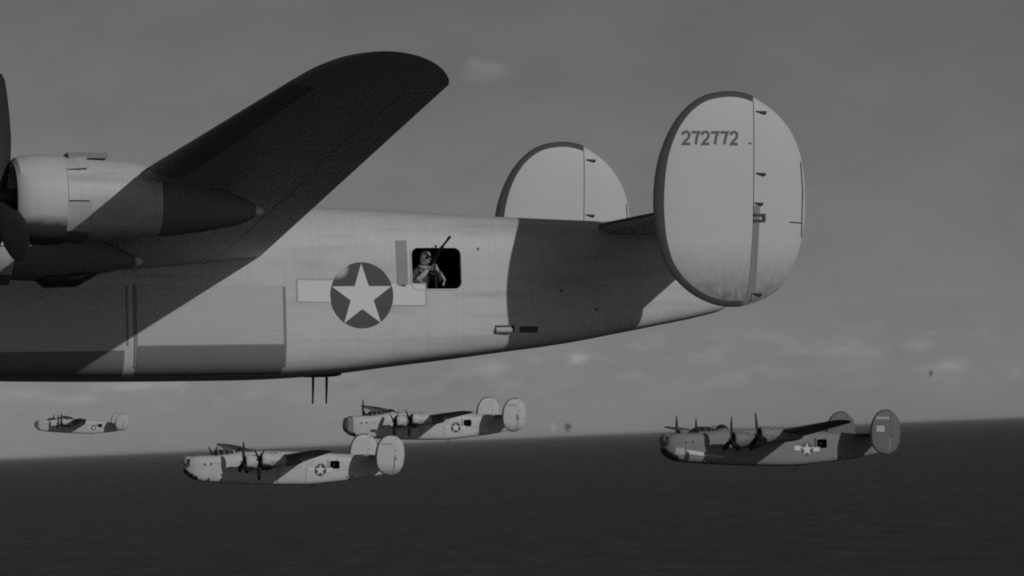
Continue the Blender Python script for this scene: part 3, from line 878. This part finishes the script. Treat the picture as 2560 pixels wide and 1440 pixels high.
repaint(far[0], {'pale_grey_paint': M['drab'], 'pale_grey_fin_paint': M['drab_fin'], 'pale_grey_wing_paint': M['drab_wing'], 'bomb_door_metal': M['drab'], 'dark_door_sill': M['drab'], 'dark_bottom_cowl_paint': M['drab'],
                 'insignia_blue': mat('insignia_blue_plain', .13, .55, .12, 3, .35), 'marking_outline': M['drab'], 'deflector_grey': M['drab_door'],
                 'bare_metal_tip': M['faint_mark'], 'grey_rubber_boot': M['boot']})
for o in far[1:]: repaint(o, {'bomb_door_metal': M['paint'], 'dark_door_sill': M['paint']})
def fin_of(o): return [q for q in kids(o) if q.name.startswith('fin') and q.location.y < 0][0]
def fin_marks(o, m, rects, name='fin_marking'):
    decal(rects, fin_surf(0, .006), .1).build(name, m, fin_of(o))
fin_marks(far[0], M['pale_mark'], [rect(16.66 + .19 * i, 2.17, 16.66 + .19 * i + .15, 2.36) for i in range(6)], 'serial_marking')
fin_marks(far[0], M['pale_mark'], [rect(16.66, 1.19, 17.34, 1.66)], 'white_square')
decal([rect(.92, -.62, 1.62, -.10)], lambda x, z: side(x, z, .008)).build('nose_square', M['pale_mark'], far[0])
decal([[(1.8, -.55), (3.2, -.72), (3.2, -.46), (1.8, -.24)]], lambda x, z: side(x, z, .008)).build('nose_lettering', M['white'], far[0])
decal([[(3.35, -.72), (4.9, -.88), (4.9, -.72), (3.35, -.56)]], lambda x, z: side(x, z, .008)).build('nose_lettering', M['pale_mark'], far[0])
fin_marks(far[1], M['faint_mark'], [rect(16.70 + .17 * i, 2.06, 16.70 + .17 * i + .12, 2.20) for i in range(6)], 'serial_marking')
fin_marks(far[2], M['faint_mark'], [rect(16.70 + .17 * i, 2.10, 16.70 + .17 * i + .12, 2.26) for i in range(6)], 'serial_marking')
fin_marks(far[2], M['faint_mark'], [[(17.60, .60), (17.90, .60), (17.82, 1.35), (17.68, 1.35)]], 'fin_letter')

# two of the distant aircraft have the older all-glass nose instead of a gun turret
for o in (far[2], far[3]):
    for q in list(kids(o)):
        if q.name.startswith('nose_turret'):
            for w in list(walk(q))[::-1]: bpy.data.objects.remove(w, do_unlink=True)
    b = MB(); b.rings([section(x, 60, .018) for x in (.10, .16, .25, .36, .5, .7, .86)]); g = b.build('glass_nose', M['smoke_glass'], o)
    for x in (.36, .86):
        b = MB(); ring_ = section(x, 40, .03); b.tube(ring_ + ring_[:1], .022, 6); b.build('glazing_bar', M['seam'], g)

# ---------------------------------------------------------------- the waist gunner
def skin_body(name, verts, edges, radii, root_i, sub=2, mats=None):
    me = bpy.data.meshes.new(name); me.from_pydata(verts, edges, [])
    o = bpy.data.objects.new(name, me); COL.objects.link(o)
    md = o.modifiers.new('s', 'SKIN'); sv = me.skin_vertices
    if not sv:
        bm = bmesh.new(); bm.from_mesh(me); bm.verts.layers.skin.verify(); bm.to_mesh(me); bm.free(); sv = me.skin_vertices
    for i, r in enumerate(radii):
        sv[0].data[i].radius = (r, r) if isinstance(r, float) else r
        sv[0].data[i].use_root = (i == root_i)
    ss = o.modifiers.new('u', 'SUBSURF'); ss.levels = sub; ss.render_levels = sub
    bpy.context.view_layer.update()
    new = bpy.data.meshes.new_from_object(o.evaluated_get(bpy.context.evaluated_depsgraph_get()))
    bpy.data.objects.remove(o, do_unlink=True)
    new.name = name
    new.materials.clear()
    for m in mats: new.materials.append(m)
    new.polygons.foreach_set('use_smooth', [True] * len(new.polygons)); new.update()
    return new

def make_gunner():
    root = bpy.data.objects.new('person', None); COL.objects.link(root)
    # local frame: the aircraft's own axes, feet on the cabin floor
    V = [(13.16, -.56, -.28), (13.17, -.58, -.05), (13.18, -.61, .16), (13.20, -.63, .28), (13.23, -.66, .345), (13.25, -.685, .44), (13.26, -.69, .53),  # pelvis..head
         (13.04, -.66, .22), (12.98, -.80, .04), (13.16, -.90, .20), (13.25, -.89, .30),    # front arm to the grip
         (13.36, -.60, .24), (13.52, -.70, .10), (13.44, -.84, .24), (13.37, -.87, .34),    # rear arm, elbow out
         (13.08, -.55, -.36), (13.10, -.64, -.70), (13.08, -.52, -1.04), (13.06, -.62, -1.07),
         (13.24, -.55, -.36), (13.30, -.60, -.70), (13.30, -.45, -1.03), (13.30, -.56, -1.07)]
    Ed = [(0, 1), (1, 2), (2, 3), (3, 4), (4, 5), (5, 6), (3, 7), (7, 8), (8, 9), (9, 10), (3, 11), (11, 12), (12, 13), (13, 14),
          (0, 15), (15, 16), (16, 17), (17, 18), (0, 19), (19, 20), (20, 21), (21, 22)]
    Rd = [.15, .15, .17, .13, .055, .085, .09, .085, .06, .048, .035, .085, .06, .048, .035, .10, .07, .05, .045, .10, .07, .05, .045]
    # fingers and thumbs closed round the grips
    for base, sgn in ((10, -1), (14, 1)):
        bx, by, bz = V[base]
        for k in range(4):
            i0 = len(V); dz = .020 - .014 * k; ln = (.036, .042, .039, .030)[k]
            V += [(bx + .006 * sgn, by - .030, bz + dz), (bx + .016 * sgn, by - .030 - ln * .6, bz + dz + .012), (bx - .004 * sgn, by - .030 - ln * .9, bz + dz - .006)]
            Ed += [(base, i0), (i0, i0 + 1), (i0 + 1, i0 + 2)]; Rd += [.010, .009, .008]
        i0 = len(V); V += [(bx - .02 * sgn, by - .008, bz + .02), (bx - .03 * sgn, by - .036, bz + .034)]
        Ed += [(base, i0), (i0, i0 + 1)]; Rd += [.012, .010]
    me = skin_body('body', V, Ed, [float(r) for r in Rd], 0, 1, [M['jacket'], M['skin']])
    mi = []
    for p in me.polygons:
        c = p.center
        head = c.z > .37; hand = c.y < -.885
        mi.append(1 if head or hand else 0)
    me.polygons.foreach_set('material_index', mi)
    body = bpy.data.objects.new('body', me); COL.objects.link(body); body.parent = root
    # face: turned down and forward, with nose, brow, eyes, mouth, ear
    hc = Vector((13.27, -.70, .49))
    fd = Vector((.35, -.9, -.1)).normalized(); rt = fd.cross(Vector((0, 0, 1))).normalized(); up = rt.cross(fd)
    def P(a, b_, c): return hc + rt * a + fd * b_ + up * c
    b = MB(); nz = 14; rs = []
    for i in range(nz + 1):
        t = -1 + 2 * i / nz; t = max(min(t, .985), -.985); w = math.sqrt(1 - t * t); jaw = 1 - .22 * max(-t, 0)
        rs.append([P(.083 * w * jaw * math.cos(a), .100 * w * math.sin(a) * (1 - .06 * (t < -.3)), .125 * t) for a in [2 * math.pi * k / 20 for k in range(20)]])
    b.rings(rs)
    b.tube([P(0, .095, .02), P(0, .118, -.015), P(0, .098, -.03)], [.010, .016, .012], 8)
    b.tube([P(-.028, .088, -.062), P(.028, .088, -.062)], [.006, .006], 6)
    for s in (-1, 1): b.tube([P(s * .082, .0, .01), P(s * .088, -.006, -.03)], [.018, .012], 8)
    b.build('face', M['skin'], root)
    b = MB(); rs = []
    for i in range(9):
        t = -.15 + 1.14 * i / 8; t = min(t, .985); w = math.sqrt(1 - t * t)
        rs.append([P(.094 * w * math.cos(a), .108 * w * math.sin(a) * (1 if math.sin(a) < 0 else .80), .014 + .125 * t) for a in [2 * math.pi * k / 20 for k in range(20)]])
    b.rings(rs); b.build('flying_helmet', M['deflector'], root)
    for s in (-1, 1):
        b = MB(); b.tube([P(s * .034, .082, .022), P(s * .034, .112, .020)], [.030, .028], 12); b.build('goggle_lens', M['glass'], root)
    b = MB(); b.tube([Vector((13.25 + .085 * math.cos(a), -.665 + .085 * math.sin(a), .345 + .015 * math.sin(a))) for a in np.linspace(0, 2 * math.pi, 17)], .028, 8); b.build('fleece_collar', M['fleece'], root)
    b = MB(); b.tube([(13.16, -.815, .30), (13.15, -.80, .12), (13.17, -.78, -.08)], .014, 6); b.build('jacket_zip', M['fleece'], root)
    b = MB(); b.tube([(13.41, -.72, .31), (13.50, -.775, .24), (13.56, -.80, .12), (13.52, -.83, .02)], [.012, .02, .02, .014], 8); b.build('hose', M['fleece'], root)
    return root
gun = make_gunner()
gun.matrix_world = near.matrix_world @ Matrix.Translation((-.02, -.16, -.03))
tag(gun, 'gunner in leather jacket and flying helmet standing in the open waist window', 'person')
# cabin floor the gunner stands on
b = MB(); b.box((12.4, -.60, -1.10), (13.9, .60, -1.075)); b.build('cabin_floor', M['cabin'], near)

# ---------------------------------------------------------------- smoke puffs
def smoke(u, v, dist, r, lab):
    p = CAM + ray_dir(u, v) * dist
    b = MB(); b.ellipsoid((0, 0, 0), r, 20, 12)
    m = bpy.data.materials.new('dark_smoke'); m.use_nodes = True; t = m.node_tree; t.nodes.clear()
    out = t.nodes.new('ShaderNodeOutputMaterial'); pv = t.nodes.new('ShaderNodeVolumePrincipled')
    pv.inputs['Color'].default_value = (.10, .10, .10, 1)
    c = t.nodes.new('ShaderNodeTexCoord'); mp_ = t.nodes.new('ShaderNodeMapping'); mp_.inputs['Scale'].default_value = tuple(1 / q for q in r)
    t.links.new(c.outputs['Object'], mp_.inputs[0])
    ln = t.nodes.new('ShaderNodeVectorMath'); ln.operation = 'LENGTH'; t.links.new(mp_.outputs[0], ln.inputs[0])
    nn = t.nodes.new('ShaderNodeTexNoise'); nn.inputs['Scale'].default_value = 2.2; t.links.new(mp_.outputs[0], nn.inputs[0])
    a = t.nodes.new('ShaderNodeMath'); a.operation = 'SUBTRACT'; a.use_clamp = True; t.links.new(nn.outputs[0], a.inputs[0])
    h = t.nodes.new('ShaderNodeMath'); h.operation = 'MULTIPLY_ADD'; t.links.new(ln.outputs['Value'], h.inputs[0]); h.inputs[1].default_value = .55; h.inputs[2].default_value = .0
    t.links.new(h.outputs[0], a.inputs[1])
    d = t.nodes.new('ShaderNodeMath'); d.operation = 'MULTIPLY'; t.links.new(a.outputs[0], d.inputs[0]); d.inputs[1].default_value = 4.5 / (r[0] * 2)
    t.links.new(d.outputs[0], pv.inputs['Density']); t.links.new(pv.outputs[0], out.inputs['Volume'])
    o = b.build('smoke_puff', m); o.location = p
    tag(o, lab, 'smoke puff', 'small dark smoke puffs in the far sky')
smoke(1419, 1068, 2200, (3.0, 3.0, 4.2), 'dark smoke puff on the horizon right of the paired-fin pale bomber')
smoke(2327, 933, 2600, (2.2, 2.2, 3.4), 'tiny dark smoke puff high in the sky above the drab bomber')
